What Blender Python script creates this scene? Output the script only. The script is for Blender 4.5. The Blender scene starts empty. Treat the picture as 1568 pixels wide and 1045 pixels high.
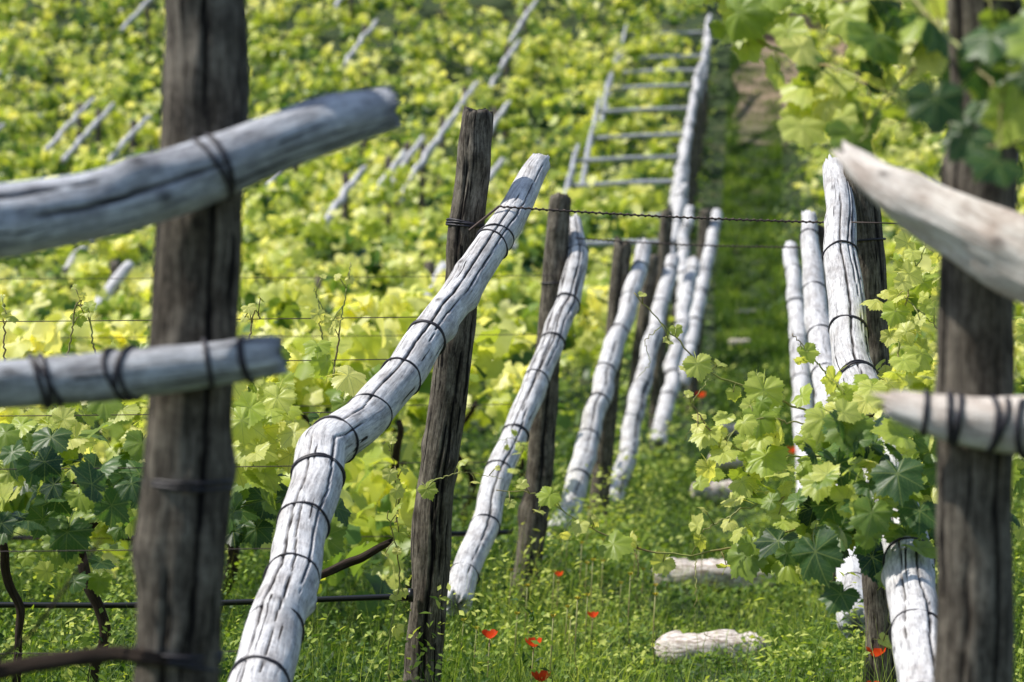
import bpy, math, random
import numpy as np
from mathutils import Vector, noise
random.seed(7); rng=np.random.default_rng(11)
scene=bpy.context.scene
# World datum: z = 0 is eye level; the path lies about 1.25 m lower. y runs up the vineyard.

# ------------------------------------------------------------------ terrain
GY=np.array([-40,0,20,24,28,32,36,40,48,54,60,68,90,140,220.])
GZ=np.array([-1.3,-1.25,-1.25,-1.15,-.85,-.45,0,.6,2.2,4.0,6.1,9,17,36,66.])
_fy=np.arange(-40,221,.5); _fz=np.interp(_fy,GY,GZ); _k=np.ones(7)/7
_fz=np.convolve(np.pad(_fz,3,mode='edge'),_k,mode='valid')
def ground(x,y):
    x=np.asarray(x,float); y=np.asarray(y,float)
    return np.interp(y,_fy,_fz)+.03*np.sin(x*1.7+y*.6)+.03*np.sin(x*.5-y*1.3)
def leftX(y): return np.interp(y,[4,8,12,16,20,24,28,40,55,70],[-.5,-.2,.12,.58,.98,1.4,1.85,2.7,4.1,5.5])
def rightX(y): return np.interp(y,[4,8,12,16,20,24,30,45,58,70],[.71,1.1,1.42,1.85,2.3,2.8,3.4,4.75,6.1,7.3])

# ------------------------------------------------------------------ materials
def newmat(name):
    m=bpy.data.materials.new(name); m.use_nodes=True
    nt=m.node_tree; nt.nodes.clear()
    return m,nt,nt.nodes,nt.links
def ramp(N,stops):
    r=N.new('ShaderNodeValToRGB'); e=r.color_ramp.elements
    e[0].position,e[0].color=stops[0][0],(*stops[0][1],1)
    e[1].position,e[1].color=stops[-1][0],(*stops[-1][1],1)
    for p,c in stops[1:-1]:
        q=e.new(p); q.color=(*c,1)
    return r
def math_(N,L,op,a,b=None,c=None):
    n=N.new('ShaderNodeMath'); n.operation=op
    for i,v in enumerate((a,b,c)):
        if v is None: continue
        if isinstance(v,(int,float)): n.inputs[i].default_value=v
        else: L.new(v,n.inputs[i])
    return n.outputs[0]
def mixc(N,L,fac,a,b,mode='MIX'):
    n=N.new('ShaderNodeMix'); n.data_type='RGBA'; n.blend_type=mode
    for s,v in ((n.inputs[0],fac),(n.inputs[6],a),(n.inputs[7],b)):
        if isinstance(v,(int,float)): s.default_value=v
        elif isinstance(v,tuple): s.default_value=(*v,1)
        else: L.new(v,s)
    return n.outputs[2]

def wood_mat(name,stops,crackc,rough=.85,stain=(.5,.45,.4),crack_lo=.36,wave=.02,cz=1.8,bd=.004):
    m,nt,N,L=newmat(name)
    at=N.new('ShaderNodeAttribute'); at.attribute_name='pc'
    # bend the grain a little
    wv=N.new('ShaderNodeTexNoise'); wv.inputs['Scale'].default_value=7; wv.inputs['Detail'].default_value=2
    L.new(at.outputs['Vector'],wv.inputs['Vector'])
    sub=N.new('ShaderNodeVectorMath'); sub.operation='SUBTRACT'; sub.inputs[1].default_value=(.5,.5,.5); L.new(wv.outputs['Color'],sub.inputs[0])
    mul=N.new('ShaderNodeVectorMath'); mul.operation='MULTIPLY'; mul.inputs[1].default_value=(wave,wave,.0); L.new(sub.outputs[0],mul.inputs[0])
    add=N.new('ShaderNodeVectorMath'); L.new(at.outputs['Vector'],add.inputs[0]); L.new(mul.outputs[0],add.inputs[1])
    def nz(sx,sz,scale,det=6,rg=.6):
        mp=N.new('ShaderNodeMapping'); mp.inputs['Scale'].default_value=(sx,sx,sz)
        L.new(add.outputs[0],mp.inputs[0])
        n=N.new('ShaderNodeTexNoise'); n.inputs['Scale'].default_value=scale
        n.inputs['Detail'].default_value=det; n.inputs['Roughness'].default_value=rg
        L.new(mp.outputs[0],n.inputs['Vector']); return n.outputs[0]
    grain=nz(60,6,1.6,9,.72); fine=nz(240,16,1.6,6,.7); big=nz(11,9,1.4,6,.7); crk=nz(70,cz,1.3,3,.45); spk=nz(90,70,1.2,4,.7)
    g=math_(N,L,'ADD',math_(N,L,'MULTIPLY',grain,.5),math_(N,L,'ADD',math_(N,L,'MULTIPLY',fine,.35),math_(N,L,'MULTIPLY',spk,.15)))
    r=ramp(N,stops); L.new(g,r.inputs[0])
    rb=ramp(N,[(.36,stain),(.60,(1,1,1))]); L.new(big,rb.inputs[0])
    col=mixc(N,L,.85,r.outputs[0],rb.outputs[0],'MULTIPLY')
    rc=ramp(N,[(crack_lo,(0,0,0)),(crack_lo+.02,(1,1,1))]); L.new(crk,rc.inputs[0])
    ca=N.new('ShaderNodeAttribute'); ca.attribute_name='crack'
    cs=N.new('ShaderNodeMath'); cs.operation='SUBTRACT'; cs.use_clamp=True; cs.inputs[0].default_value=1; L.new(math_(N,L,'MULTIPLY',ca.outputs['Fac'],1.15),cs.inputs[1])
    cm=math_(N,L,'MULTIPLY',rc.outputs[0],cs.outputs[0])
    col=mixc(N,L,cm,crackc,col)
    h=math_(N,L,'ADD',g,math_(N,L,'MULTIPLY',rc.outputs[0],.6))
    b=N.new('ShaderNodeBump'); b.inputs['Strength'].default_value=1; b.inputs['Distance'].default_value=bd
    L.new(h,b.inputs['Height'])
    p=N.new('ShaderNodeBsdfPrincipled'); p.inputs['Roughness'].default_value=rough
    p.inputs['Specular IOR Level'].default_value=.2
    L.new(col,p.inputs['Base Color']); L.new(b.outputs[0],p.inputs['Normal'])
    o=N.new('ShaderNodeOutputMaterial'); L.new(p.outputs[0],o.inputs[0]); return m
M_PALE=wood_mat('weathered_pale_wood',[(.40,(.30,.295,.305)),(.47,(.62,.615,.63)),(.56,(.88,.87,.87))],(.04,.034,.032),stain=(.56,.53,.51),crack_lo=.315)
M_ARM=wood_mat('weathered_grey_wood',[(.38,(.18,.185,.20)),(.47,(.48,.50,.55)),(.58,(.80,.82,.86))],(.02,.018,.018),stain=(.42,.40,.40),crack_lo=.34,bd=.005)
M_ARMW=wood_mat('sunbleached_wood',[(.38,(.42,.35,.30)),(.47,(.78,.71,.65)),(.58,(.90,.85,.80))],(.05,.035,.03),crack_lo=.33,stain=(.5,.42,.38))
M_POST=wood_mat('dark_post_wood',[(.38,(.030,.025,.02)),(.46,(.100,.084,.067)),(.57,(.29,.255,.205))],(.008,.006,.006),stain=(.32,.29,.27),crack_lo=.35,bd=.006)
M_BARK=wood_mat('vine_bark',[(.3,(.02,.014,.011)),(.5,(.06,.042,.032)),(.7,(.14,.105,.08))],(.01,.008,.006),rough=.9)
def plain(name,c,rough=.5,metal=0,c2=None,scale=40):
    m,nt,N,L=newmat(name)
    p=N.new('ShaderNodeBsdfPrincipled'); p.inputs['Roughness'].default_value=rough; p.inputs['Metallic'].default_value=metal
    n=N.new('ShaderNodeTexNoise'); n.inputs['Scale'].default_value=scale; n.inputs['Detail'].default_value=6
    c2=c2 or tuple(v*.6 for v in c)
    r=ramp(N,[(.38,c2),(.6,c)]); L.new(n.outputs[0],r.inputs[0]); L.new(r.outputs[0],p.inputs['Base Color'])
    b=N.new('ShaderNodeBump'); b.inputs['Strength'].default_value=.5; b.inputs['Distance'].default_value=.01; L.new(n.outputs[0],b.inputs['Height'])
    if rough>.7: L.new(b.outputs[0],p.inputs['Normal'])
    o=N.new('ShaderNodeOutputMaterial'); L.new(p.outputs[0],o.inputs[0]); return m
M_WIRE=plain('tarred_wire',(.035,.03,.04),.5)
M_THIN=plain('rusty_wire',(.11,.08,.07),.5,.5)
M_PIPE=plain('black_drip_pipe',(.012,.012,.014),.35)
M_STEP=plain('pale_step_stone',(.82,.74,.68),.85,0,(.34,.27,.22),14)
M_WALL=plain('wall_plaster',(.42,.31,.27),.9,0,(.26,.18,.15),3)
M_YEL=plain('yellow_flower',(.8,.6,.03),.5)
M_CANE=plain('green_cane',(.30,.34,.08),.5,0,(.25,.18,.07),9)

def leaf_mat(name,stops,trans=.45,veins=False,tcol=(1.3,1.2,.55),rough=.42,spec=.5):
    m,nt,N,L=newmat(name)
    at=N.new('ShaderNodeAttribute'); at.attribute_name='tint'
    r=ramp(N,stops); 
    n=N.new('ShaderNodeTexNoise'); n.inputs['Scale'].default_value=35 if veins else 6
    n.inputs['Detail'].default_value=3
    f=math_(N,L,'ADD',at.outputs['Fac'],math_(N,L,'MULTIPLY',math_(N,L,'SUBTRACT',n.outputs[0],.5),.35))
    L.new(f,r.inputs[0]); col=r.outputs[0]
    p=N.new('ShaderNodeBsdfPrincipled'); p.inputs['Roughness'].default_value=rough
    p.inputs['Specular IOR Level'].default_value=spec
    if veins:
        lc=N.new('ShaderNodeAttribute'); lc.attribute_name='lc'
        sp=N.new('ShaderNodeSeparateXYZ'); L.new(lc.outputs['Vector'],sp.inputs[0])
        ang=math_(N,L,'ARCTAN2',sp.outputs[0],sp.outputs[1])
        pp=math_(N,L,'PINGPONG',ang,math.radians(26))
        rad=math_(N,L,'SQRT',math_(N,L,'ADD',math_(N,L,'MULTIPLY',sp.outputs[0],sp.outputs[0]),math_(N,L,'MULTIPLY',sp.outputs[1],sp.outputs[1])))
        d=math_(N,L,'MULTIPLY',pp,rad)
        v1=math_(N,L,'LESS_THAN',d,.014)
        s=math_(N,L,'SUBTRACT',rad,math_(N,L,'MULTIPLY',d,1.1))
        v2=math_(N,L,'LESS_THAN',math_(N,L,'PINGPONG',s,.075),.008)
        vv=math_(N,L,'MAXIMUM',math_(N,L,'MULTIPLY',v1,.55),math_(N,L,'MULTIPLY',v2,.22))
        col=mixc(N,L,vv,col,(.34,.42,.12))
        b=N.new('ShaderNodeBump'); b.inputs['Strength'].default_value=.6; b.inputs['Distance'].default_value=.003
        hh=math_(N,L,'SUBTRACT',n.outputs[0],vv); L.new(hh,b.inputs['Height']); L.new(b.outputs[0],p.inputs['Normal'])
    L.new(col,p.inputs['Base Color'])
    t=N.new('ShaderNodeBsdfTranslucent'); tc=mixc(N,L,1.0,col,tcol,'MULTIPLY'); L.new(tc,t.inputs[0])
    mx=N.new('ShaderNodeMixShader'); mx.inputs[0].default_value=trans
    L.new(p.outputs[0],mx.inputs[1]); L.new(t.outputs[0],mx.inputs[2])
    o=N.new('ShaderNodeOutputMaterial'); L.new(mx.outputs[0],o.inputs[0]); return m
LS=[(0,(.022,.065,.028)),(.3,(.095,.20,.045)),(.62,(.46,.58,.08)),(1,(.88,.87,.28))]
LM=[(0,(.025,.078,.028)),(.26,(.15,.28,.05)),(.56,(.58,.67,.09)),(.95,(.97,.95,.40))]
M_LEAFH=leaf_mat('vine_leaf',LS,.5,True,(1.28,1.22,.6))
M_LEAFM=leaf_mat('vine_leaf_mass',LM,.5,False,(1.28,1.2,.65))
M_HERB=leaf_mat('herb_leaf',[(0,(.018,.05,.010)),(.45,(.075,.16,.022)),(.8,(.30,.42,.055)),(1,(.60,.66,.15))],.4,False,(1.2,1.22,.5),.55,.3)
M_POPPY=leaf_mat('poppy_petal',[(0,(.92,.09,.02)),(1,(.95,.14,.03))],.5,False,(1,1,1),.6,.2)

def ground_mat():
    m,nt,N,L=newmat('meadow_soil')
    tc=N.new('ShaderNodeTexCoord')
    n=N.new('ShaderNodeTexNoise'); n.inputs['Scale'].default_value=1.2; n.inputs['Detail'].default_value=8; n.inputs['Roughness'].default_value=.7
    L.new(tc.outputs['Object'],n.inputs['Vector'])
    n2=N.new('ShaderNodeTexNoise'); n2.inputs['Scale'].default_value=25; n2.inputs['Detail'].default_value=5
    L.new(tc.outputs['Object'],n2.inputs['Vector'])
    r=ramp(N,[(.35,(.014,.032,.008)),(.52,(.04,.075,.016)),(.66,(.10,.085,.045))]); L.new(n.outputs[0],r.inputs[0])
    r2=ramp(N,[(.3,(.4,.4,.4)),(.7,(1.3,1.3,1.2))]); L.new(n2.outputs[0],r2.inputs[0])
    c=mixc(N,L,1.0,r.outputs[0],r2.outputs[0],'MULTIPLY')
    b=N.new('ShaderNodeBump'); b.inputs['Distance'].default_value=.04; L.new(n2.outputs[0],b.inputs['Height'])
    p=N.new('ShaderNodeBsdfPrincipled'); p.inputs['Roughness'].default_value=.95
    L.new(c,p.inputs['Base Color']); L.new(b.outputs[0],p.inputs['Normal'])
    o=N.new('ShaderNodeOutputMaterial'); L.new(p.outputs[0],o.inputs[0]); return m
M_GROUND=ground_mat()
M_EARTH=plain('trodden_earth',(.30,.21,.15),.95,0,(.10,.11,.045),1.6)

# ------------------------------------------------------------------ mesh builders
def link(o,parent=None):
    scene.collection.objects.link(o)
    if parent: o.parent=parent
    return o
class Build:
    def __init__(s): s.V=[];s.F=[];s.M=[];s.PC=[];s.CR=[]
    def tube(s,pts,rad,segs=8,mi=0,step=None,rough=0.,cracks=0,seed=0,cap=True,jag=0.,knots=0,fcr=(),wob=0.,wf=4.):
        P=np.array(pts,float); R=np.array(rad,float) if np.ndim(rad) else np.full(len(P),float(rad))
        D=np.r_[0,np.cumsum(np.linalg.norm(np.diff(P,axis=0),axis=1))]
        if step:
            n=max(3,int(D[-1]/step)); t=np.linspace(0,D[-1],n+1)
            Q=np.stack([np.interp(t,D,P[:,i]) for i in range(3)],1); RR=np.interp(t,D,R)
            w=max(1,int(.03/step)); k=np.ones(2*w+1)/(2*w+1)
            for i in range(3):
                e0=2*Q[0,i]-Q[w:0:-1,i]; e1=2*Q[-1,i]-Q[-2:-w-2:-1,i]
                Q[:,i]=np.convolve(np.r_[e0,Q[:,i],e1],k,mode='valid')
            if wob:
                for i in range(len(Q)):
                    Q[i,0]+=wob*noise.noise(Vector((t[i]*wf,seed*2.1,0))); Q[i,2]+=wob*.6*noise.noise(Vector((t[i]*wf,seed*2.1,7)))
        else: Q=P;RR=R;t=D
        T=np.gradient(Q,axis=0); T/=np.linalg.norm(T,axis=1)[:,None]+1e-9
        up=np.array([0,1,0.]) if abs(T[0][1])<.9 else np.array([1,0,0.])
        base=len(s.V); rs=random.Random(seed)
        L=t[-1]
        cr=[(rs.uniform(-math.pi,math.pi),rs.uniform(-.3,.75)*L,rs.uniform(.25,.8)*L,rs.uniform(.04,.09),rs.uniform(0,99)) for _ in range(cracks)]
        kn=[(rs.uniform(-math.pi,math.pi),rs.uniform(.05,.95)*L,rs.uniform(.08,.2)) for _ in range(knots)]
        so=Vector((seed*3.7,seed*1.3,0))
        a_=np.cross(up,T[0]); a_/=np.linalg.norm(a_)
        n=len(Q)
        for i in range(n):
            a_=a_-np.dot(a_,T[i])*T[i]; a_/=np.linalg.norm(a_); b_=np.cross(T[i],a_)
            loc=list(cr)
            for kk,(dv,f0,f1,cw) in enumerate(fcr):
                loc.append((math.atan2(np.dot(dv,b_),np.dot(dv,a_)),f0*L,(f1-f0)*L,cw,seed*.77+kk*3.1))
            for j in range(segs):
                th=2*math.pi*j/segs; r=RR[i]; c=0
                if rough:
                    nv=Vector((math.cos(th)*.8,math.sin(th)*.8,t[i]*4.5))+so
                    r*=1+rough*noise.noise(nv)+rough*.25*noise.noise(Vector((math.cos(th)*2.2,math.sin(th)*2.2,t[i]*13))+so)
                    r*=1+.12*rough*noise.noise(Vector((math.cos(th)*7,math.sin(th)*7,t[i]*9))+so)
                for (ka,kt,kr) in kn:
                    dd=((t[i]-kt)/.035)**2
                    if dd<5:
                        da=(th-ka+math.pi)%(2*math.pi)-math.pi
                        e=math.exp(-dd-(da/.5)**2); r*=1+kr*e
                        c=max(c,.75*math.exp(-dd*9-(da/.16)**2))
                for (ca,c0,cl,cw,cs) in loc:
                    q=(t[i]-c0)/cl
                    if 0<q<1:
                        d=(th-(ca+.22*noise.noise(Vector((cs,t[i]*2.2,0)))+.05*noise.noise(Vector((cs,t[i]*22,5)))) +math.pi)%(2*math.pi)-math.pi
                        ww=cw*math.sin(math.pi*q)**.5*(1+.7*noise.noise(Vector((cs,t[i]*18,9))))
                        if abs(d)<ww*1.6:
                            e=max(0,1-abs(d)/(ww*1.6)); c=max(c,min(1,e*1.9)); r-=.2*R.mean()*e
                off=0
                if jag and (i==0 or i==n-1): off=jag*(.7*noise.noise(Vector((math.cos(th)*1.5,math.sin(th)*1.5,seed)))+.5*noise.noise(Vector((math.cos(th)*5,math.sin(th)*5,seed))))*(1 if i else -1)
                if rough and (i==0 or i==n-1): r*=.92
                v=Q[i]+r*(math.cos(th)*a_+math.sin(th)*b_)+T[i]*off
                s.V.append(tuple(v)); s.PC.append((math.cos(th)*.06+seed*1.7,math.sin(th)*.06,t[i]+seed)); s.CR.append(c)
        for i in range(n-1):
            for j in range(segs):
                j2=(j+1)%segs
                s.F.append((base+i*segs+j,base+i*segs+j2,base+(i+1)*segs+j2,base+(i+1)*segs+j)); s.M.append(mi)
        if cap:
            for i,sg in ((0,-1),(n-1,1)):
                c=len(s.V); s.V.append(tuple(Q[i]+T[i]*sg*RR[i]*.05)); s.PC.append((seed*1.7,0,t[i]+seed)); s.CR.append(.8 if rough else .15)
                for j in range(segs):
                    a,b=base+i*segs+j,base+i*segs+(j+1)%segs
                    s.F.append((a,b,c) if sg>0 else (b,a,c)); s.M.append(mi)
        return Q,T,RR,t
    def ring(s,c,axis,r,wr=.004,mi=1,tilt=0.,seed=0,segs=28):
        ax=Vector(axis).normalized(); u=ax.orthogonal().normalized(); v=ax.cross(u)
        rs=random.Random(seed); ph=rs.uniform(0,6.28); base=len(s.V)
        for k in range(2 if rs.random()<.4 else 1):
            base=len(s.V); sh=k*wr*2.2
            for j in range(segs):
                th=2*math.pi*j/segs
                cc=Vector(c)+ax*(sh+tilt*r*math.cos(th+ph+k*.6))+(u*math.cos(th)+v*math.sin(th))*r*(1.03+.02*math.sin(5*th+ph))
                o=(u*math.cos(th)+v*math.sin(th))
                for q in range(6):
                    f=2*math.pi*q/6
                    s.V.append(tuple(cc+o*wr*math.cos(f)+ax*wr*math.sin(f))); s.PC.append((0,0,0)); s.CR.append(0)
            for j in range(segs):
                for q in range(6):
                    a=base+j*6+q;b=base+j*6+(q+1)%6;c2=base+((j+1)%segs)*6+(q+1)%6;d=base+((j+1)%segs)*6+q
                    s.F.append((a,d,c2,b)); s.M.append(mi)
    def obj(s,name,mats,parent=None):
        me=bpy.data.meshes.new(name); me.from_pydata(s.V,[],s.F)
        for m in mats: me.materials.append(m)
        me.polygons.foreach_set('material_index',s.M)
        me.polygons.foreach_set('use_smooth',[len(f)>3 for f in s.F])
        a=me.attributes.new('pc','FLOAT_VECTOR','POINT'); a.data.foreach_set('vector',np.array(s.PC,np.float32).ravel())
        a=me.attributes.new('crack','FLOAT','POINT'); a.data.foreach_set('value',np.array(s.CR,np.float32))
        me.update(); return link(bpy.data.objects.new(name,me),parent)

SD=[0]
def pole(name,pts,rad,mat,rings=0,step=.02,segs=44,rough=.12,cracks=3,rpos=None,wr=.0035,jag=.06,tilt=.25,knots=3,fcr=(),wob=.006):
    SD[0]+=1; b=Build()
    Q,T,RR,t=b.tube(pts,rad,segs,0,step,rough,cracks,SD[0],True,jag,knots,fcr,wob)
    fr=rpos if rpos is not None else [(i+.6+random.uniform(-.12,.12))/(rings+.1) for i in range(rings)]
    for k,f in enumerate(fr):
        i=min(len(Q)-1,max(0,int(f*(len(Q)-1))))
        b.ring(Q[i],T[i],RR[i],wr,1,random.uniform(0,tilt),SD[0]*31+k)
    return b.obj(name,[mat,M_WIRE]),Q

def mk_frames(n,t):
    z=n/np.linalg.norm(n,axis=1)[:,None]
    y=t-(t*z).sum(1)[:,None]*z; y/=np.linalg.norm(y,axis=1)[:,None]+1e-9
    x=np.cross(y,z); return np.stack([x,y,z],2)
def scatter(name,TV,TF,pos,R,sc,mat,tint,parent=None,smooth=True):
    M=len(pos);N=len(TV);T=len(TF)
    sc=np.asarray(sc)
    if sc.ndim==1: sc=np.repeat(sc[:,None],3,1)
    loc=TV[None]*sc[:,None,:]
    V=np.einsum('mij,mnj->mni',R,loc)+pos[:,None,:]
    F=(TF[None]+(np.arange(M)*N)[:,None,None]).reshape(-1)
    me=bpy.data.meshes.new(name)
    me.vertices.add(M*N); me.vertices.foreach_set('co',V.astype(np.float32).ravel())
    me.loops.add(len(F)); me.loops.foreach_set('vertex_index',F.astype(np.int32))
    me.polygons.add(M*T); me.polygons.foreach_set('loop_start',np.arange(0,M*T*3,3,dtype=np.int32))
    me.update(calc_edges=True)
    if smooth: me.polygons.foreach_set('use_smooth',np.ones(M*T,bool))
    a=me.attributes.new('tint','FLOAT','POINT'); a.data.foreach_set('value',np.repeat(tint,N).astype(np.float32))
    a=me.attributes.new('lc','FLOAT_VECTOR','POINT'); a.data.foreach_set('vector',np.tile(TV,(M,1)).astype(np.float32).ravel())
    me.materials.append(mat); me.update()
    return link(bpy.data.objects.new(name,me),parent)

# leaf templates
def grape_leaf(nout,rings,curl=.25,fold=.1,petiole=True,seed=0):
    A=[0,14,28,50,66,80,106,128,150,168,180]; Rr=[1.0,.84,.70,.90,.76,.68,.82,.72,.64,.46,.10]
    r_=np.random.default_rng(seed)
    th=np.linspace(-math.pi,math.pi,nout,endpoint=False)
    rr=np.interp(np.abs(np.degrees(th)),A,Rr)
    if nout>30: rr=rr*(1+np.where(np.arange(nout)%2==0,.055,-.055)*(np.abs(th)<2.9))
    V=[(0,0,0)];F=[]
    asym=r_.uniform(-.1,.1)
    for f in rings:
        for k in range(nout):
            r=rr[k]*f if f>.6 else f*(rr[k]*.5+.35)
            x=r*math.sin(th[k])*(1+asym*np.sign(math.sin(th[k])));y=r*math.cos(th[k])
            z=-curl*r*r+fold*abs(x)*(.6+.4*y)+.04*f*math.cos(6.9*th[k])+ (.06*f*math.sin(3*th[k]+seed))
            V.append((x,y,z))
    for k in range(nout):
        F.append((0,1+(k+1)%nout,1+k))
    for q in range(len(rings)-1):
        for k in range(nout):
            a=1+q*nout+k;b=1+q*nout+(k+1)%nout;c=a+nout;d=b+nout
            F+= [(a,b,d),(a,d,c)]
    if petiole:
        i=len(V)
        for (y,z) in ((0,-.01),(-.45,-.12),(-.85,-.45)):
            for q in range(3):
                an=q*2.094; V.append((.022*math.cos(an),y,z+.022*math.sin(an)))
        for s in range(2):
            for q in range(3):
                a=i+s*3+q;b=i+s*3+(q+1)%3;c=a+3;d=b+3
                F+=[(a,b,d),(a,d,c)]
    return np.array(V),np.array(F)
H=[grape_leaf(56,[.35,.7,1.],c,f,True,s) for c,f,s in ((.25,.12,1),(.5,.05,2),(.1,.35,3),(.35,.5,8))]
MID=[grape_leaf(20,[1.],c,f,False,s) for c,f,s in ((.25,.15,4),(.4,.3,5))]
FAR=[grape_leaf(9,[1.],.3,.25,False,6)]
def rnd(n,a=-1,b=1): return rng.uniform(a,b,n)
def leaves(name,T,pos,size,tint,mat,nbias=(0,-.45,.8),nj=.7,parent=None,tdir=(0,-.4,-.7),tj=.8):
    n=len(pos); nn=np.array(nbias)[None]+rng.normal(0,nj,(n,3)); nn[:,2]=np.abs(nn[:,2])*.9+.05
    tt=np.array(tdir)[None]+rng.normal(0,tj,(n,3)); R=mk_frames(nn,tt)
    size=np.broadcast_to(size,(n,)); idx=rng.integers(0,len(T),n); out=[]
    for k,(tv,tf) in enumerate(T):
        s=idx==k
        if s.any(): out.append((tv,tf,pos[s],R[s],size[s],tint[s]))
    obs=[]
    for k,o in enumerate(out):
        obs.append(scatter(name if k==0 else name+'_part',o[0],o[1],o[2],o[3],o[4],mat,o[5],parent))
    return obs
def join(obs,name,parent=None):
    bpy.ops.object.select_all(action='DESELECT')
    for o in obs: o.select_set(True)
    bpy.context.view_layer.objects.active=obs[0]
    if len(obs)>1: bpy.ops.object.join()
    obs[0].name=name; obs[0].data.name=name; return obs[0]

# ------------------------------------------------------------------ ground sheet
xs=np.unique(np.r_[np.linspace(-90,-16,20),np.arange(-16,16,.4),np.linspace(16,90,20)])
ys=np.unique(np.r_[np.linspace(-30,4,12),np.arange(4,80,.4),np.linspace(80,215,40)])
X,Y=np.meshgrid(xs,ys); Z=ground(X,Y)
nx,ny=len(xs),len(ys)
me=bpy.data.meshes.new('ground')
I=np.arange(nx*ny).reshape(ny,nx)
q=np.stack([I[:-1,:-1],I[:-1,1:],I[1:,1:],I[1:,:-1]],2).reshape(-1,4)
me.from_pydata(np.stack([X,Y,Z],2).reshape(-1,3).tolist(),[],q.tolist()); me.materials.append(M_GROUND)
me.polygons.foreach_set('use_smooth',[True]*len(q)); link(bpy.data.objects.new('ground',me))
# earth track at the head of the path
v=[];f=[]
for i,y in enumerate(np.arange(54,66,.5)):
    a,b=leftX(y)+.6,rightX(y)+.1
    a+= (0.1*math.sin(i)); b+=max(0,(y-58))*.9
    for x in np.linspace(a,b,5): v.append((x,y,float(ground(x,y))+.03))
n=len(v)//5
for i in range(n-1):
    for j in range(4): f.append((i*5+j,i*5+j+1,i*5+j+6,i*5+j+5))
me=bpy.data.meshes.new('dirt_path'); me.from_pydata(v,[],f); me.materials.append(M_EARTH); link(bpy.data.objects.new('dirt_path',me))

# ------------------------------------------------------------------ posts and arms
A3=lambda *a: np.array(a,float)
pole('wooden_post',[(-.466,4,.68),(-.469,4,.42),(-.478,4,.15),(-.486,4,-.08),(-.514,4,-.48),(-.555,4,-1.35)],[.058,.062,.063,.064,.065,.066],M_POST,0,.012,72,.2,5,rpos=[.44,.57,.585],knots=9,fcr=[(A3(.5,-1,0),.18,.6,.07),(A3(-.3,-1,0),.5,.85,.06),(A3(.2,-1,0),.02,.2,.05)])
pole('wooden_post',[(-.102,8,.704),(-.118,8,.52),(-.138,8,.344),(-.178,8,-.076),(-.244,8,-.556),(-.268,8,-1.046),(-.28,8,-1.4)],[.050,.054,.058,.058,.06,.06,.06],M_POST,0,.012,64,.2,5,rpos=[.165,.17],jag=.03,knots=9,fcr=[(A3(.4,-1,0),.3,.7,.07),(A3(-.4,-1,0),0,.3,.05),(A3(0,-1,0),.45,.95,.06)],wob=.01)
pole('wooden_post',[(.228,12,.666),(.183,12,.156),(.132,12,-.534),(.063,12,-1.134),(.05,12,-1.4)],[.05,.058,.062,.065,.065],M_POST,rpos=[.2],knots=5,jag=.03)
pole('wooden_post',[(.684,16,.608),(.524,16,-1.072),(.5,16,-1.4)],[.056,.062,.062],M_POST,step=.04,segs=24)
pole('wooden_post',[(1.08,20,.66),(.88,20,-.84),(.82,20,-1.4)],[.056,.06,.06],M_POST,step=.04,segs=24)
pole('wooden_post',[(1.42,24,1.2),(1.3,24,-1.3)],[.06,.065],M_POST,step=.05,segs=20)
pole('wooden_post',[(2.08,28,1.41),(1.9,28,-1.0)],[.065,.065],M_POST,step=.05,segs=20)
pole('wooden_post',[(.724,4,.72),(.721,4,.42),(.713,4,.02),(.706,4,-.52),(.7,4,-1.35)],[.054,.056,.058,.06,.061],M_POST,0,.015,64,.14,5,knots=5,fcr=[(A3(.4,-1,0),.3,.9,.05),(A3(-.5,-1,0),.45,.95,.05)])
pole('wooden_post',[(1.075,8.05,.53),(1.10,8.05,.244),(1.13,8.05,-.356),(1.142,8.05,-1.046),(1.145,8.05,-1.4)],[.052,.056,.056,.058,.058],M_POST,0,.02,44,.2,5,rpos=[.12])
pole('wooden_post',[(1.46,12.1,.52),(1.5,12.1,-1.4)],[.055,.06],M_POST,step=.04,segs=24)
pole('wooden_post',[(1.86,16.1,.6),(1.9,16.1,-1.4)],[.055,.06],M_POST,step=.04,segs=24)
pole('wooden_post',[(2.35,20.1,.75),(2.37,20.1,-1.4)],[.055,.06],M_POST,step=.05,segs=20)

p1=[(-.60,5.2,-.98),(-.562,5.5,-.85),(-.556,5.75,-.752),(-.543,6.0,-.642),(-.514,6.35,-.489),(-.490,6.75,-.285),(-.395,6.93,-.214),(-.318,7.1,-.121),(-.237,7.35,.004),(-.132,7.65,.166),(-.018,7.9,.350),(.09,8.2,.562)]
pole('slanted_wooden_pole',p1,[.070,.069,.067,.064,.062,.067,.059,.057,.055,.054,.050,.036],M_PALE,0,.009,110,.09,2,rpos=[.17,.24,.31,.385,.45,.51,.565,.625,.695,.86,.87],wr=.0033,knots=7,fcr=[(A3(.0,-1,.5),.50,.93,.05),(A3(-.3,-1,.4),.1,.48,.045),(A3(.5,-1,.2),.25,.55,.03),(A3(-.7,-1,.7),.6,.85,.028),(A3(.3,-1,.1),.65,.99,.03),(A3(.1,-1,.6),.15,.4,.028)],wob=.012)
pole('slanted_wooden_pole',[(-.21,10,-1.008),(-.127,10.4,-.775),(-.038,10.8,-.508),(.059,11.15,-.273),(.176,11.55,.006),(.254,11.8,.168),(.303,12,.396),(.286,12.15,.568)],[.056,.058,.056,.054,.053,.056,.050,.034],M_PALE,8,.015,70,.12,2,knots=6,fcr=[(A3(.2,-1,.3),.05,.5,.05),(A3(-.2,-1,.3),.4,.8,.05),(A3(.4,-1,.1),.6,.95,.04)],wob=.015)
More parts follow.
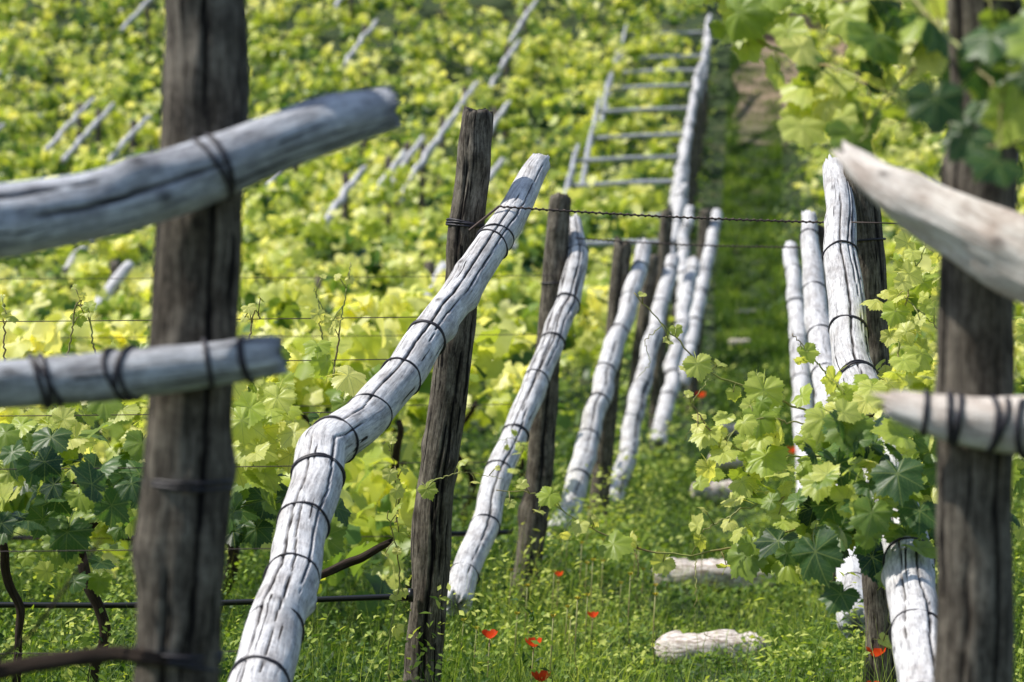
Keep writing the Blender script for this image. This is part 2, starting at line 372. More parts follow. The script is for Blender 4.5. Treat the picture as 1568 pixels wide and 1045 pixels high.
pole('slanted_wooden_pole',[(.249,14,-1.043),(.52,15.1,-.3),(.806,16.2,.575)],[.066,.062,.05],M_PALE,8,.025,40,.12,3,wob=.03)
pole('slanted_wooden_pole',[(.693,18,-1.14),(.95,19,-.3),(1.24,20.2,.64)],[.068,.064,.055],M_PALE,8,.03,28,.14,3,wob=.03)
pole('slanted_wooden_pole',[(1.24,22,-.87),(1.69,24.3,.74)],[.07,.06],M_PALE,7,.04,24,.14,3,wr=.006,wob=.03)
pole('slanted_wooden_pole',[(1.66,25.6,-.45),(2.22,28.3,1.39)],[.075,.065],M_PALE,7,.04,24,.14,3,wr=.006,wob=.03)
pole('slanted_wooden_pole',[(2.05,30,-.1),(2.34,31.6,1.2)],[.08,.065],M_PALE,5,.04,24,.14,3,wr=.006,wob=.03)
pole('slanted_wooden_pole',[(.87,5.2,-.98),(.881,5.5,-.85),(.903,5.75,-.752),(.966,6.4,-.493),(.968,6.9,-.29),(.951,7.3,-.069),(.98,7.75,.236),(1.011,8.15,.548)],[.062,.062,.060,.058,.056,.054,.051,.040],M_PALE,0,.012,84,.10,2,rpos=[.14,.25,.36,.47,.57,.66,.74,.86],wr=.0035,knots=6,fcr=[(A3(.2,-1,.4),.1,.5,.04),(A3(-.1,-1,.4),.55,.97,.045),(A3(-.5,-1,.4),.2,.45,.03),(A3(.4,-1,.2),.7,1.0,.03)],wob=.012)
pole('slanted_wooden_pole',[(1.21,9.2,-1.0),(1.246,9.6,-.787),(1.289,10.5,-.336),(1.34,11.5,.121),(1.373,12.1,.581)],[.060,.060,.058,.054,.036],M_PALE,8,.02,44,.14,4,wob=.015)
pole('slanted_wooden_pole',[(1.58,13.8,-1.0),(1.66,15,-.2),(1.72,16.1,.58)],[.06,.058,.045],M_PALE,7,.03,28,.16,3,wob=.02)
pole('slanted_wooden_pole',[(2.0,17.8,-1.0),(2.2,20,.4)],[.06,.05],M_PALE,7,.03,24,.2,3)

pole('pergola_cross_pole',[(-.95,3.62,.130),(-.735,3.75,.170),(-.6,3.81,.198),(-.497,3.86,.236),(-.43,3.89,.262),(-.345,3.94,.300),(-.264,3.98,.335),(-.185,4.02,.358)],[.055,.054,.052,.049,.047,.044,.042,.034],M_ARM,0,.01,72,.12,3,rpos=[.655,.665],wr=.004,tilt=.5,knots=6,fcr=[(A3(0,-1,.8),.05,.45,.06),(A3(0,-1,-.1),.3,.7,.05)],jag=.03)
pole('pergola_cross_pole',[(-.98,3.88,-.085),(-.764,3.89,-.065),(-.54,3.9,-.044),(-.345,3.9,-.020)],[.04,.039,.037,.031],M_ARM,0,.01,60,.12,2,rpos=[.44,.445,.63,.645,.83,.93,.935],wr=.0042,tilt=.6,knots=5,jag=.02)
pole('pergola_cross_pole',[(.512,4.03,.292),(.535,4.0,.262),(.558,3.98,.238),(.60,3.95,.212),(.643,3.92,.188),(.752,3.84,.122),(.94,3.7,.02)],[.013,.022,.030,.043,.045,.055,.058],M_ARMW,0,.01,72,.35,2,rpos=[],jag=.06,knots=8)
pole('pergola_cross_pole',[(.579,3.95,-.095),(.653,3.91,-.116),(.76,3.87,-.131),(.93,3.84,-.147)],[.024,.034,.04,.042],M_ARMW,0,.01,60,.2,2,rpos=[.14,.26,.42,.55,.57,.70],wr=.005,tilt=.6,knots=5)

# hillside trellis ladder beside the path
for d,xl,xr,z in [(31,-.1,2.05,1.18),(34,.14,2.18,1.63),(37,.8,2.41,2.26),(40,.96,2.66,2.82),(43,1.3,2.92,3.4),(46,1.5,3.2,4.1),(49,1.79,3.48,4.8),(52,2.0,3.78,5.4),(55,2.2,4.1,6.0),(58,2.5,4.35,6.85)]:
    pole('trellis_rail',[(xl,d,z-.07),((xl+xr)/2,d,z-.02),(xr,d,z)],.036,M_ARM,0,.2,12,.15,0)
    g=float(ground(xr,d-2.2)); jx=random.uniform(-.16,.14)
    pole('slanted_wooden_pole',[(xr-.28+jx,d-2.0,max(z-1.3,g+.25)),(xr-.02,d-.05,z+.05),(xr+.08,d+.3,z+.42)],[.078,.072,.05],M_PALE,5,.06,16,.2,0,wr=.008,wob=.04)
    pole('slanted_wooden_pole',[(xl-.2,d-1.6,z-1.0),(xl,d-.05,z),(xl+.06,d+.3,z+.2)],[.042,.04,.03],M_ARM,0,.06,12,.2,0)
    pole('wooden_post',[(xr,d+.1,z+.15),(xr-.05,d+.1,float(ground(xr,d))-.1)],.065,M_POST,0,.1,14,.15,0)
# arms of the other rows rising out of the canopy
hill=[(-4.9,32.8),(-2.2,36),(-1.75,39),(-1.3,41),(-1.55,41),(-1.1,45),(-.8,49),(-7.2,46),(-8.6,43),(-7.7,47),(-6.3,44),(-10,50),(-5.8,52),(-3,55),(-9.6,40),(0,53),(.4,57),(-.3,37),(8.5,44),(7.4,39),(9.6,50),(-3.6,60),(-8,58),(-2.6,48),(-3.4,42),(-4.4,38),(-.2,46)]
for k,(x,y) in enumerate(hill):
    z=float(ground(x,y))+2.2
    pole('slanted_wooden_pole',[(x-.45,y-1.6,z-.95),(x-.1,y-.3,z-.2),(x+.15,y+.3,z+.2)],[.05,.05,.038],M_PALE,0,.08,12,.2,0,wob=.04)
    pole('wooden_post',[(x-.1,y+.15,z+.1),(x-.15,y+.15,z-2.2)],.05,M_POST,0,.15,12,.15,0)
for (x,y,z) in [(-2.05,28,.55),(-4.25,28,.7),(-.88,28,.68),(-2.1,24,.35)]:
    pole('wooden_post',[(x,y,z+.16),(x-.05,y,-1.2)],.06,M_POST,0,.1,16,.15,0)
    pole('slanted_wooden_pole',[(x-.3,y-1.7,z-.85),(x+.16,y-.1,z+.12)],[.07,.06],M_PALE,0,.06,16,.2,0)

# wires and drip pipes
def wire(name,pts,r,mat,sag=0.,tw=False):
    b=Build(); P=np.array(pts,float)
    n=40; t=np.linspace(0,1,n); D=np.linspace(0,1,len(P))
    Q=np.stack([np.interp(t,D,P[:,i]) for i in range(3)],1); Q[:,2]-=sag*np.sin(math.pi*t)
    b.tube(Q,r,6)
    if tw:
        m=400; t=np.linspace(0,1,m); Q2=np.stack([np.interp(t,np.linspace(0,1,n),Q[:,i]) for i in range(3)],1)
        Q2[:,2]+=r*1.6*np.sin(t*300); Q2[:,1]+=r*1.6*np.cos(t*300); b.tube(Q2,r*.8,5)
    b.obj(name,[mat])
wire('trellis_wire',[(-.04,7.87,.405),(.98,7.95,.36)],.0022,M_THIN,.006,True)
wire('trellis_wire',[(.29,11.95,.47),(1.36,12,.43)],.0025,M_THIN,.01,True)
wire('trellis_wire',[(-.13,7.93,.335),(-.04,7.87,.405)],.0022,M_THIN,0,True)
wire('trellis_wire',[(1.0,7.7,.35),(5,7.9,.36)],.002,M_THIN,.03)
for yy,zz in ((5.9,-.70),(6.3,-.5),(6.7,-.32),(7.0,-.19),(7.25,-.05),(7.5,.07)):
    xx=np.interp(yy,[a[1] for a in p1],[a[0] for a in p1])
    wire('trellis_wire',[(xx,yy,zz),(xx-5,yy+.1,zz+.03)],.0013,M_THIN,.03)
for dy,zz in ((10.4,-.775),(10.8,-.5),(11.15,-.27),(11.6,.03),(11.9,.3)):
    xx=np.interp(dy,[10,10.4,10.8,11.15,11.55,11.8,12],[-.21,-.127,-.038,.059,.176,.254,.303])
    wire('trellis_wire',[(xx,dy,zz),(xx-7,dy+.1,zz+.03)],.0016,M_THIN,.03)
wire('drip_irrigation_pipe',[(-.33,7.93,-.775),(-1.2,7.9,-.79),(-3.5,7.9,-.78)],.009,M_PIPE,.01)
b=Build(); b.tube([(-.36,7.93,-.772),(-.315,7.93,-.772)],.017,12,0); b.tube([(-.315,7.93,-.772),(-.30,7.93,-.772)],.021,12,0); b.obj('pipe_end_cap',[M_PIPE])
wire('drip_irrigation_pipe',[(0,11.9,-.87),(-1.4,11.9,-.89),(-6,11.9,-.87)],.011,M_PIPE,.01)
wire('drip_irrigation_pipe',[(.4,15.9,-.95),(-7,15.9,-.95)],.012,M_PIPE,.01)

# ------------------------------------------------------------------ foliage masses
def nz(x,y,s=1.,o=0.):
    return np.sin(x*1.3*s+o+1.7*np.sin(y*.9*s))+np.sin(y*1.9*s+2*np.sin(x*.8*s+o))*.8+.6*np.sin(3.1*x*s+2.3*y*s+o)
def canopy(y0,xa,xb,cdens,depth=2.0,zlo=.7,zhi=1.9,size=.085,rad=.28,per=24,t0=.5):
    # shoots grow as clumps: each clump is a small leafy dome, its lit top and shaded underside painted into the tint
    A=(xb-xa)*math.hypot(depth,zhi-zlo); m=max(1,int(A*cdens))
    cx=rng.uniform(xa,xb,m); cs=rng.uniform(0,1,m)**.85
    cy=y0-depth+.3+cs*depth; R=rad*rng.uniform(.5,1.35,m)
    cz=ground(cx,cy)+zlo+(zhi-zlo)*cs+.16*nz(cx*1.3,cy*1.3,1.,y0)*.6+rng.normal(0,.12,m)
    ct=rng.normal(0,.15,m)+.07*nz(cx,cy,.5,3)
    k=np.repeat(np.arange(m),(per*rng.uniform(.6,1.4,m)).astype(int)); n=len(k)
    d=rng.normal(0,1,(n,3)); d/=np.linalg.norm(d,axis=1)[:,None]; r=rng.random(n)**.4
    up=d[:,2]
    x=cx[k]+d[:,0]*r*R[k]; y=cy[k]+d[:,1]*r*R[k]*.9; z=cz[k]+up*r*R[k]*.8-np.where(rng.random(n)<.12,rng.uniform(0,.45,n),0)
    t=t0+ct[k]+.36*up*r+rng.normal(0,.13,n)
    return np.stack([x,y,z],1),size*rng.uniform(.6,1.25,n),np.clip(t,0,1)
P=[];S=[];T=[]
for y0 in np.arange(31,76,3.0):
    w=y0*.22+4
    for xa,xb in ((-w,float(leftX(y0))-(.3 if y0>58 else .6)),(float(rightX(y0))+.35,w+1)):
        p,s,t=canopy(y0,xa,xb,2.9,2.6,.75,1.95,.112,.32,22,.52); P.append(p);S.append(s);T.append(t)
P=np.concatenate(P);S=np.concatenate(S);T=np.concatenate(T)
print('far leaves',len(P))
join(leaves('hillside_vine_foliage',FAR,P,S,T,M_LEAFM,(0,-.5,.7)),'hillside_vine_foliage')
P=[];S=[];T=[]
for y0,lo,hi in ((12,.6,1.25),(16,.65,1.45),(20,.65,1.6),(24,.65,1.6),(28,.65,1.6)):
    w=y0*.22+2.5
    for xa,xb in ((-w,float(leftX(y0))-.3),(float(rightX(y0))+.2,w)):
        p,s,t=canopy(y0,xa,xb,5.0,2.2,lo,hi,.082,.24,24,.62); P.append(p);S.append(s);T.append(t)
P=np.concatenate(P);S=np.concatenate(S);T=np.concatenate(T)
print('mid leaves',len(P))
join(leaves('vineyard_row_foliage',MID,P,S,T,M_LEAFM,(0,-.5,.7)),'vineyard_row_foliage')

# ------------------------------------------------------------------ individual grapevines
def smooth_path(pts,n=40):
    P=np.array(pts,float); D=np.linspace(0,1,len(P)); t=np.linspace(0,1,n)
    Q=np.stack([np.interp(t,D,P[:,i]) for i in range(3)],1)
    k=np.ones(5)/5
    for _ in range(2):
        for i in range(3): Q[2:-2,i]=np.convolve(Q[:,i],k,mode='valid')
    return Q
def cluster(n,c,r,size,tm,ts=.2):
    p=rng.normal(0,1,(n,3)); p/=np.linalg.norm(p,axis=1)[:,None]; p*=rng.random((n,1))**.45
    return p*np.array(r)+np.array(c), size*rng.uniform(.6,1.2,n), np.clip(rng.normal(tm,ts,n),0,1)
def vine(name,canes,trunks,clusters,explicit=(),leafstep=.09,lsize=.06,tm=.6):
    root=link(bpy.data.objects.new(name,None))
    b=Build(); pos=[];sz=[];tt=[]
    for c in canes:
        pts,r=c[0],c[1]; Q=smooth_path(pts,50); Q+=rng.normal(0,.002,Q.shape)
        b.tube(Q,np.linspace(r,r*.4,50),7,0,seed=1)
        if len(c)>2 and not c[2]: continue
        L=np.linalg.norm(np.diff(Q,axis=0),axis=1).sum(); m=max(2,int(L/leafstep))
        for k in range(m):
            f=(k+.5)/m; q=Q[int(f*49)]; sd=1 if k%2 else -1
            off=np.array([rng.uniform(-.03,.03),rng.uniform(-.03,.02),sd*rng.uniform(.02,.05)])
            pos.append(q+off); sz.append(lsize*(1.1-.75*f)*rng.uniform(.8,1.15)); tt.append(np.clip(tm-.15+.45*f+rng.normal(0,.1),0,1))
            b.tube([q,q+off*.6+np.array([0,0,.006]),q+off],.0016,5,0)
    b.obj('canes',[M_CANE],root)
    if trunks:
        b=Build()
        for k,(pts,r0,r1) in enumerate(trunks):
            b.tube(pts,np.linspace(r0,r1,len(pts)),28,0,.01,.6,3,40+k,True,.03,9,(),.022,8)
        b.obj('trunk',[M_BARK],root)
    pos=[np.array(pos).reshape(-1,3)];sz=[np.array(sz)];tt=[np.array(tt)]
    for c in clusters:
        p,s,t=cluster(*c); pos.append(p);sz.append(s);tt.append(t)
    obs=leaves('leaves',H,np.concatenate(pos),np.concatenate(sz),np.concatenate(tt),M_LEAFH,(0,-.65,.6),.5,root)
    if explicit:
        e=np.array(explicit,float); n=len(e)
        nn=np.stack([rng.normal(-.1,.3,n),-.75+rng.normal(0,.2,n),.55+rng.normal(0,.25,n)],1)
        t_=np.stack([rng.normal(0,.5,n),-.2+rng.normal(0,.2,n),-np.ones(n)],1)
        tv=H[0]; obs.append(scatter('leaves_big',tv[0],tv[1],e[:,:3],mk_frames(nn,t_),e[:,3],M_LEAFH,e[:,4],root))
    o=join(obs,'leaves'); return root
# vine on the right row, in focus
vine('grapevine',[
 ([(1.18,7.5,-.176),(.983,7.3,-.212),(.821,7.1,-.2),(.677,7.0,-.14),(.533,7,-.09),(.425,7,.02),(.326,7,.13)],.004),
 ([(1.109,7.5,-.428),(.893,7.2,-.482),(.659,7,-.536),(.479,7,-.58),(.317,7,-.554),(.173,7,-.482),(.083,7,-.41),(-.043,7,-.40)],.0035),
 ([(1.109,7.4,-.32),(.839,7,-.31),(.623,6.9,-.302),(.515,6.9,-.23),(.461,6.9,-.14)],.0035),
 ([(.95,6.9,-.38),(.75,6.85,-.40),(.6,6.85,-.44),(.5,6.85,-.50)],.0035),
 ([(.95,6.9,-.25),(.78,6.85,-.22),(.64,6.85,-.20),(.56,6.85,-.25)],.003),
 ([(1.073,7.3,-.068),(1.109,7.3,.148),(1.163,7.3,.29)],.0035),
 ([(1.2,7.3,-.1),(1.25,7.3,.1),(1.2,7.3,.3)],.003),
 ([(1.25,7.0,-.2),(1.18,7.0,.0),(1.05,7.0,.12)],.003),
 ([(1.0,7.3,-.35),(.85,7,-.42),(.78,6.8,-.52),(.74,6.8,-.6)],.004),
 ([(.9,7.0,-.15),(.80,6.9,-.05),(.74,6.9,.02)],.003),
 ([(1.1,7.0,-.45),(1.0,6.9,-.55),(.98,6.8,-.72),(1.0,6.8,-.85)],.003),
 ([(.33,7,-.56),(.34,6.95,-.62),(.29,6.95,-.66),(.2,6.95,-.655)],.0016,False),
 ([(.49,7,-.58),(.49,6.95,-.68),(.48,6.95,-.75),(.54,6.95,-.80)],.0016,False),
 ([(.53,7,-.1),(.48,6.95,-.16),(.5,6.95,-.2),(.46,6.95,-.26)],.0014,False),
 ([(.40,7,.04),(.35,6.95,.0),(.37,6.95,-.06),(.33,6.95,-.1)],.0014,False),
 ],[([(1.2,7.9,-1.3),(1.17,7.85,-.9),(1.15,7.75,-.6),(1.1,7.55,-.35),(1.05,7.35,-.25)],.024,.012)],
 [(54,(1.0,6.95,-.38),(.26,.35,.24),.066,.45,.22),(28,(.82,6.8,-.5),(.22,.25,.14),.068,.38,.22),(26,(.98,6.9,-.17),(.25,.3,.12),.05,.8,.16),(44,(.86,6.25,-.33),(.18,.15,.2),.06,.45,.26),(16,(.95,6.3,-.50),(.1,.1,.12),.062,.3,.15),(40,(1.35,7.2,-.2),(.25,.4,.35),.055,.65,.2),(40,(1.2,7.0,-.45),(.2,.3,.3),.06,.4,.2),(30,(.64,6.9,-.35),(.2,.2,.24),.046,.72,.18),(40,(1.15,7.4,.08),(.16,.3,.22),.045,.85,.1),(26,(1.3,7.6,.25),(.18,.3,.2),.048,.7,.15)],
 [(.665,6.9,-.13,.07,.72),(.49,6.9,-.06,.05,.8),(.515,6.9,-.24,.06,.78),(.665,6.85,-.30,.078,.6),(.80,6.2,-.20,.078,.42),(.90,6.1,-.31,.08,.15),(.72,6.2,-.50,.088,.15),(.61,6.85,-.56,.08,.45),(.27,6.95,-.54,.062,.55),(.18,6.95,-.49,.035,.85),(.10,6.95,-.41,.042,.6),(.84,6.1,-.40,.065,.4),(.96,6.15,-.40,.068,.2),(.7,6.85,-.42,.055,.75),(.93,6.75,-.12,.05,.8),(1.02,6.8,-.05,.05,.75),(.88,6.2,-.14,.05,.85),(.74,6.3,-.34,.06,.7),(.65,6.85,-.2,.06,.5),(.78,6.2,-.60,.06,.2)],
 .08,.052,.72)
# vine hanging over the near right post
vine('grapevine',[
 ([(.33,4.9,.70),(.46,4.9,.56),(.56,4.7,.50),(.64,4.3,.40),(.70,3.8,.28)],.005),
 ([(.95,3.8,.5),(.75,3.8,.5),(.66,4.2,.55),(.5,4.6,.60)],.004),
 ([(.58,4.0,.56),(.62,3.7,.43),(.68,3.62,.34),(.67,3.6,.26)],.0035),
 ([(.72,3.7,.38),(.74,3.7,.3),(.8,3.7,.25)],.004),
 ([(.66,4.3,.45),(.60,4.3,.38),(.56,4.3,.30)],.003),
 ([(.88,4.3,.2),(.84,4.3,.1),(.80,4.3,.02),(.76,4.3,-.05)],.0025)],[],
 [(22,(.52,4.9,.64),(.18,.12,.10),.06,.72,.2),(26,(.68,4.4,.52),(.15,.15,.13),.056,.5,.28),(26,(.77,3.65,.36),(.13,.1,.14),.052,.28,.22),(12,(.58,4.7,.44),(.09,.08,.07),.054,.72,.2),(6,(.78,3.5,.10),(.05,.06,.05),.04,.35,.2),(12,(.9,3.8,.5),(.15,.15,.1),.055,.4,.2)],
 [(.43,4.9,.60,.072,.72),(.53,4.7,.46,.068,.8),(.52,4.7,.53,.058,.98),(.60,4.3,.50,.068,.35),(.575,3.55,.33,.052,.10),(.66,3.6,.42,.055,.2),(.65,3.5,.24,.052,.12),(.60,4.3,.60,.06,.8),(.74,3.5,.30,.06,.15),(.56,4.3,.34,.056,.4),(.70,3.5,.40,.05,.5),(.62,3.55,.28,.046,.12),(.36,4.9,.67,.056,.9),(.48,4.8,.65,.055,.55),(.50,4.5,.37,.054,.8)],
 .10,.052,.65)
# vines of the first rows on the left
LC=[]
for k in range(16):
    x=-.62-.22*k+random.uniform(-.05,.05)
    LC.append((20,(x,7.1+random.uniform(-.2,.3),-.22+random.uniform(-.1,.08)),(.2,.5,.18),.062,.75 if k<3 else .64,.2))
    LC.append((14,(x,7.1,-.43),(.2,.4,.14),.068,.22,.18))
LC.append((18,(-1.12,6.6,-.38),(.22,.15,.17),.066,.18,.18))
LC.append((20,(-.66,6.9,-.26),(.1,.15,.15),.062,.85,.1))
LC.append((10,(-1.25,7.6,-.62),(.2,.1,.1),.05,.5,.2))
shoots=[([(x,7.3,-.1),(x+dx,7.3,.1),(x+dx*1.6,7.3,.1+h)],.003) for x,dx,h in ((-.5,.03,.12),(-.52,-.02,.05),(-1.25,.03,.02),(-1.15,-.04,.0),(-.95,.03,-.03),(-1.42,.0,.0),(-.75,.03,-.04))]
vine('grapevine',shoots+[([(-.35,7.9,-.55),(-.33,7.7,-.42),(-.36,7.6,-.3)],.003),([(-.25,7.85,-.42),(-.15,7.8,-.39),(-.03,7.8,-.41)],.002),([(-.36,7.85,-1.2),(-.37,7.8,-.9),(-.33,7.8,-.7),(-.37,7.75,-.5)],.004),([(.02,10.6,-.5),(.05,10.4,-.42),(.0,10.3,-.38),(-.08,10.3,-.4)],.0025)],
 [([(-.36,7.8,-.60),(-.42,7.8,-.645),(-.50,7.8,-.66),(-.58,7.75,-.70),(-.66,7.75,-.76)],.009,.013),([(-1.27,7.8,-1.3),(-1.22,7.8,-.85),(-1.29,7.8,-.65),(-1.25,7.7,-.5),(-1.3,7.6,-.4)],.017,.011),([(-1.5,7.9,-1.3),(-1.48,7.85,-.8),(-1.53,7.8,-.6)],.015,.010),([(-1.30,7.8,-.6),(-1.2,7.7,-.5),(-1.22,7.7,-.35)],.010,.007),([(-.66,7.75,-.76),(-.72,7.8,-.9),(-.7,7.8,-1.3)],.015,.02),([(-2.3,7.9,-1.3),(-2.3,7.85,-.8),(-2.2,7.8,-.5)],.022,.013)],
 LC,[(-.62,6.9,-.15,.06,.85),(-.70,6.9,-.28,.07,.8),(-.66,6.9,-.36,.07,.6),(-.72,6.9,-.2,.065,.85),(-1.0,6.9,-.45,.07,.7),(-.95,6.9,-.52,.07,.7),(-1.3,6.8,-.3,.07,.1),(-1.2,6.8,-.25,.07,.15),(-.35,7.5,-.38,.03,.9),(-.33,7.5,-.43,.028,.85),(-.57,6.85,-.24,.055,.9)],.07,.035,.8)
b=Build(); b.tube([(-1.1,4.0,-.6),(-.85,3.95,-.515),(-.72,3.95,-.49),(-.6,3.95,-.47),(-.52,3.9,-.475)],[.018,.014,.011,.010,.009],24,0,.008,.8,2,77,True,.02,8,(),.015,8)
b.tube([(-.8,3.95,-.50),(-.72,3.9,-.44),(-.62,3.95,-.3)],[.004,.003,.002],8); b.obj('vine_branch',[M_BARK])

# trunks for rows behind
b=Build()
for y0 in (12,16,20,24):
    for x in np.arange(-y0*.22-1,float(leftX(y0))-.3,1.1):
        x+=random.uniform(-.2,.2)
        b.tube([(x,y0,-1.35),(x+.05,y0-.05,-.9),(x-.05,y0-.2,-.6),(x+random.uniform(-.2,.2),y0-.5,-.35)],[.028,.024,.02,.014],10,0,.05,.5,0,int(x*10)+y0,wob=.05)
b.obj('vine_trunks',[M_BARK])

# ------------------------------------------------------------------ undergrowth
blade=(np.array([(-.04,0,0),(.04,0,0),(-.03,.12,.5),(.03,.12,.5),(0,.4,.95)]),np.array([(0,1,3),(0,3,2),(2,3,4)]))
herb=(np.array([(0,0,0),(.32,.45,.06),(0,1,-.08),(-.32,.45,.06),(0,.5,-.04)]),np.array([(0,1,4),(1,2,4),(2,3,4),(3,0,4)]))
def path_h(x,y):  # vegetation is lower on the trodden path
    c=(leftX(y)+rightX(y))/2+.12; w=(rightX(y)-leftX(y))/2
    return np.clip(np.abs(x-c)/w*1.15,.2,1.2)
def herbs(name,n,x0,x1,y0,y1,hmax,nl,ls,spread,tm=.5,offpath=False):
    y=rng.uniform(y0,y1,n); x=rng.uniform(x0,x1,n)*(y/y0 if x0<-1 else 1)
    if offpath:
        k=(x<leftX(y)+.1)|(x>rightX(y)-.1); x,y=x[k],y[k]; n=len(x)
    big=(rng.random(n)<.16)*1.0
    h=hmax*path_h(x,y)*(rng.uniform(.25,1.,n)+1.0*big)*(1+.55*nz(x,y,2.2)/2)
    h=np.clip(h,.03,hmax*2)
    kind=rng.random(n)
    k=np.repeat(np.arange(n),nl); m=len(k); f=rng.random(m)**.8
    sp=spread*(1.1-f*.5)*(.6+.8*kind[k])
    pos=np.stack([x[k]+rng.normal(0,1,m)*sp,y[k]+rng.normal(0,1,m)*sp,0*f],1)
    pos[:,2]=ground(pos[:,0],pos[:,1])+f*h[k]
    pt=rng.normal(0,.18,n)+.22*(h/hmax-.6)-.14*(x<leftX(y)-.15); t=np.clip(tm-.42+.62*f+pt[k]+.14*nz(pos[:,0],pos[:,1],1.5)+rng.normal(0,.1,m),0,1)  # tint paints lit tips, shaded bases and canopy shade left of the path
    nn=np.stack([rnd(m,-.8,.8),rnd(m,-.9,.5),rnd(m,.3,1)],1); tt=np.stack([rnd(m),rnd(m),rnd(m,-.2,.9)],1)
    s0=ls*rng.uniform(.5,1.5,m)*(.6+.9*kind[k])
    sc=np.stack([s0*(.45+.9*(1-kind[k])),s0,s0],1)
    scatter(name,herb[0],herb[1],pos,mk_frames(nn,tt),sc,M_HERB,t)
def grass(name,n,x0,x1,y0,y1,h,wd,tm=.5):
    y=rng.uniform(y0,y1,n); x=rng.uniform(x0,x1,n)*(y/y0 if x0<-1 else 1)
    if x0>=-1:  # follow the path
        x=(leftX(y)+rightX(y))/2+.15+x*(rightX(y)-leftX(y))*.62
    cell=np.sin(np.floor(x*6)*12.9898+np.floor(y*6)*78.233)*43758.5453; cell-=np.floor(cell)
    tuft=np.clip(.70+.3*nz(x,y,4.5,1.)+.7*(cell-.5),.3,2.1)
    z=ground(x,y)-.01; hh=h*rng.uniform(.5,1.4,n)*(.4+.6*path_h(x,y))*tuft
    nn=np.stack([rng.normal(0,.32,n),rng.normal(0,.32,n),np.ones(n)],1); tt=np.stack([rnd(n),rnd(n),0*x],1)
    t=np.clip(tm+.10*nz(x,y,1.6)+.2*(cell-.5)+.15*(tuft-1)+rng.normal(0,.15,n)-.14*(x<leftX(y)-.15),0,1)  # lower tint on the left paints in the shade under the vines
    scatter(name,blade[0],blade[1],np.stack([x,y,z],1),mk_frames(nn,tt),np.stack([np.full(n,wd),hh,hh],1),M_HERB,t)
herbs('undergrowth',3000,-2.4,2.2,6.6,12,.25,30,.022,.045,.52)
herbs('undergrowth',2500,-2.6,2.6,12,20,.28,24,.032,.07,.50)
herbs('undergrowth',3200,-4.0,4.2,20,34,.3,14,.06,.12,.47)
grass('grass',34000,-1.9,1.8,6.6,13,.25,.045,.60)
grass('grass',26000,-2.6,2.6,13,24,.26,.08,.52)
grass('grass',34000,-.55,.55,20,62,.24,.2,.46)
herbs('undergrowth',5000,-6.0,6,34,62,.35,8,.11,.2,.4,True)

# thin seed-head stalks
n=1800; y=rng.uniform(7.2,16,n); x=rng.uniform(-1.8,1.8,n)*(y/8); h=rng.uniform(.2,.5,n)*np.clip(path_h(x,y),.4,1)
nn=np.stack([rng.normal(0,.15,n),rng.normal(0,.15,n),np.ones(n)],1); tt=np.stack([rnd(n),rnd(n),0*x],1)
scatter('meadow_stalks',blade[0],blade[1],np.stack([x,y,ground(x,y)],1),mk_frames(nn,tt),np.stack([np.full(n,.03),h*.5,h],1),M_HERB,np.full(n,.92))

# poppies and yellow flowers
def flower(name,x,y,z,r,mat,stem=True):
    b=Build(); g=float(ground(x,y))
    ph=random.uniform(0,6)
    for k in range(5):
        a=ph+k*1.2566; base=len(b.V)
        for (rr,zz,ww) in ((.1,0,.1),(.6,.25,.5),(1,.6,.62),(1.12,.95,.35)):
            for s in (-1,0,1):
                aa=a+s*ww; b.V.append((x+r*rr*math.cos(aa),y+r*rr*math.sin(aa),z+r*(zz-.4)*1.2+random.uniform(-.08,.08)*r)); b.PC.append((0,0,0)); b.CR.append(0)
        for i in range(3):
            for j in range(2):
                q=base+i*3+j; b.F.append((q,q+1,q+4,q+3)); b.M.append(0)
    b.tube([(x,y,z-.3*r),(x,y,z)],r*.16,6,2)
    b.tube([(x+.02,y+.01,g),(x-.01,y,(g+z)/2),(x,y,z-.3*r)],.0022,5,1)
    b.obj(name,[mat,M_CANE,M_PIPE])
for a in [(-.069,8.1,-.912,.023),(.067,8.1,-.938,.024),(.089,8.0,-1.03,.028),(1.115,8.0,-.955,.028),(.31,10.0,-1.05,.02),(2.25,21,-.88,.04),(1.84,25.5,-.53,.045),(-.4,8.1,-1.08,.01),(1.08,7.8,-1.03,.02),(.2,11.2,-1.0,.018)]:
    flower('poppy_flower',a[0],a[1],a[2],a[3],M_POPPY)
for _ in range(30):
    yy=random.uniform(8.5,13); xx=random.uniform(-.3,.5)+.1*(yy-8)
    flower('yellow_wildflower',xx,yy,float(ground(xx,yy))+random.uniform(.24,.4),.009,M_YEL)

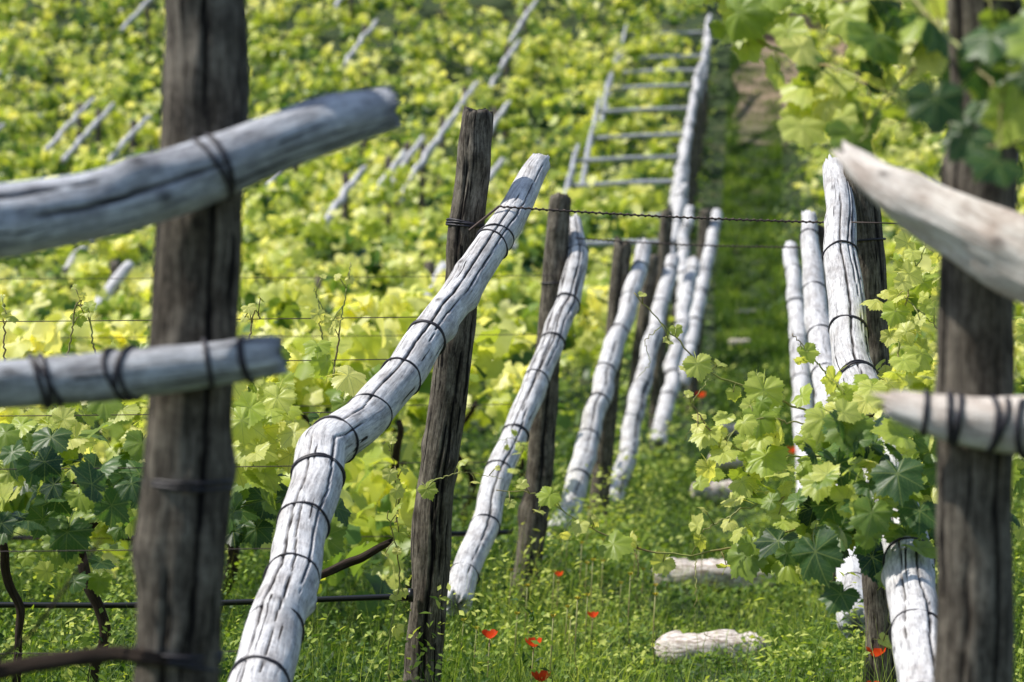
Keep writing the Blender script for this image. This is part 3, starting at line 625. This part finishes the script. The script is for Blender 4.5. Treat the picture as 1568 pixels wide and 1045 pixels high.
# ------------------------------------------------------------------ path steps: rough flat slabs
def step(x0,x1,y,z,h=.06,dp=.2):
    SD[0]+=1; b=Build(); nxs=max(10,int((x1-x0)/.02)); nr=16; sd=SD[0]
    for i in range(nxs+1):
        u=i/nxs; x=x0+(x1-x0)*u
        e=min(1,min(u,1-u)*9)**.5*.9+.1
        ft=1+.35*noise.noise(Vector((x*6,sd,0))); th=1+.4*noise.noise(Vector((x*7,sd,4)))
        for j in range(nr):
            a=2*math.pi*j/nr; ca,sa=math.cos(a),math.sin(a)
            py=math.copysign(abs(ca)**.5,ca)*dp*.5*ft*e; pz=math.copysign(abs(sa)**.5,sa)*h*th*e
            nn_=.02*noise.noise(Vector((x*22,py*22,pz*22+sd)))
            b.V.append((x+nn_,y+py+nn_,z+pz+nn_)); b.PC.append((0,0,0)); b.CR.append(0)
    for i in range(nxs):
        for j in range(nr):
            a=i*nr+j;c=i*nr+(j+1)%nr; b.F.append((a,a+nr,c+nr,c)); b.M.append(0)
    b.F.append(tuple(range(nr))); b.M.append(0); b.F.append(tuple(nxs*nr+j for j in reversed(range(nr)))); b.M.append(0)
    b.obj('path_step',[M_STEP])
for s in [(.54,.99,10,-1.18,.055,.26),(.69,1.33,13,-1.165,.075,.34),(1.30,1.66,19,-1.09,.07,.35),(1.65,1.96,22,-1.01,.065,.35),(2.05,2.33,26,-.88,.055,.35),(2.9,3.2,35,-.02,.045,.35),(3.3,3.6,38.5,.42,.045,.35)]:
    step(*s)

# ------------------------------------------------------------------ terrace wall top right
b=Build(); 
def boxb(b,x0,x1,y0,y1,z0,z1):
    i=len(b.V)
    for z in (z0,z1):
        for (x,y) in ((x0,y0),(x1,y0),(x1,y1),(x0,y1)):
            b.V.append((x,y,z)); b.PC.append((0,0,0)); b.CR.append(0)
    for f in ((0,3,2,1),(4,5,6,7),(0,1,5,4),(1,2,6,5),(2,3,7,6),(3,0,4,7)):
        b.F.append(tuple(i+k for k in f)); b.M.append(0)
zz=7.0
for c in range(4):
    x=6.2-(c%2)*.2
    while x<16:
        w=random.uniform(.4,.8); boxb(b,x+.01,x+w-.01,63+random.uniform(0,.05),63.6,zz+c*.3,zz+c*.3+.28); x+=w
boxb(b,6.0,16.2,62.95,63.7,zz+1.2,zz+1.3)
boxb(b,6.1,16.1,63.08,63.55,zz-1,zz+1.19)
o=b.obj('stone_wall',[M_WALL])
o.data.polygons.foreach_set('use_smooth',[False]*len(o.data.polygons))

# ------------------------------------------------------------------ light and camera
s=Vector((-.52,.03,.76)).normalized()
w=bpy.data.worlds.new("World"); scene.world=w; w.use_nodes=True
nt=w.node_tree; bg=nt.nodes['Background']; sk=nt.nodes.new('ShaderNodeTexSky'); sk.sky_type='NISHITA'; sk.sun_disc=False
sk.sun_elevation=math.asin(s.z); sk.sun_rotation=math.atan2(s.x,s.y)
nt.links.new(sk.outputs[0],bg.inputs[0]); bg.inputs[1].default_value=.15
sl=bpy.data.lights.new('sun','SUN'); sl.energy=5; sl.angle=math.radians(.5); sl.color=(1,.95,.86)
so=link(bpy.data.objects.new('sun',sl)); so.rotation_euler=s.to_track_quat('Z','Y').to_euler()
cam=bpy.data.cameras.new('camera'); co=link(bpy.data.objects.new('camera',cam))
cam.lens=91.84; cam.sensor_width=36; co.rotation_euler=(math.radians(90),0,0); cam.clip_end=600; cam.clip_start=.05
cam.dof.use_dof=True; cam.dof.focus_distance=7.5; cam.dof.aperture_fstop=4.2
scene.camera=co
scene.view_settings.view_transform='Standard'; scene.view_settings.look='None'; scene.view_settings.exposure=0
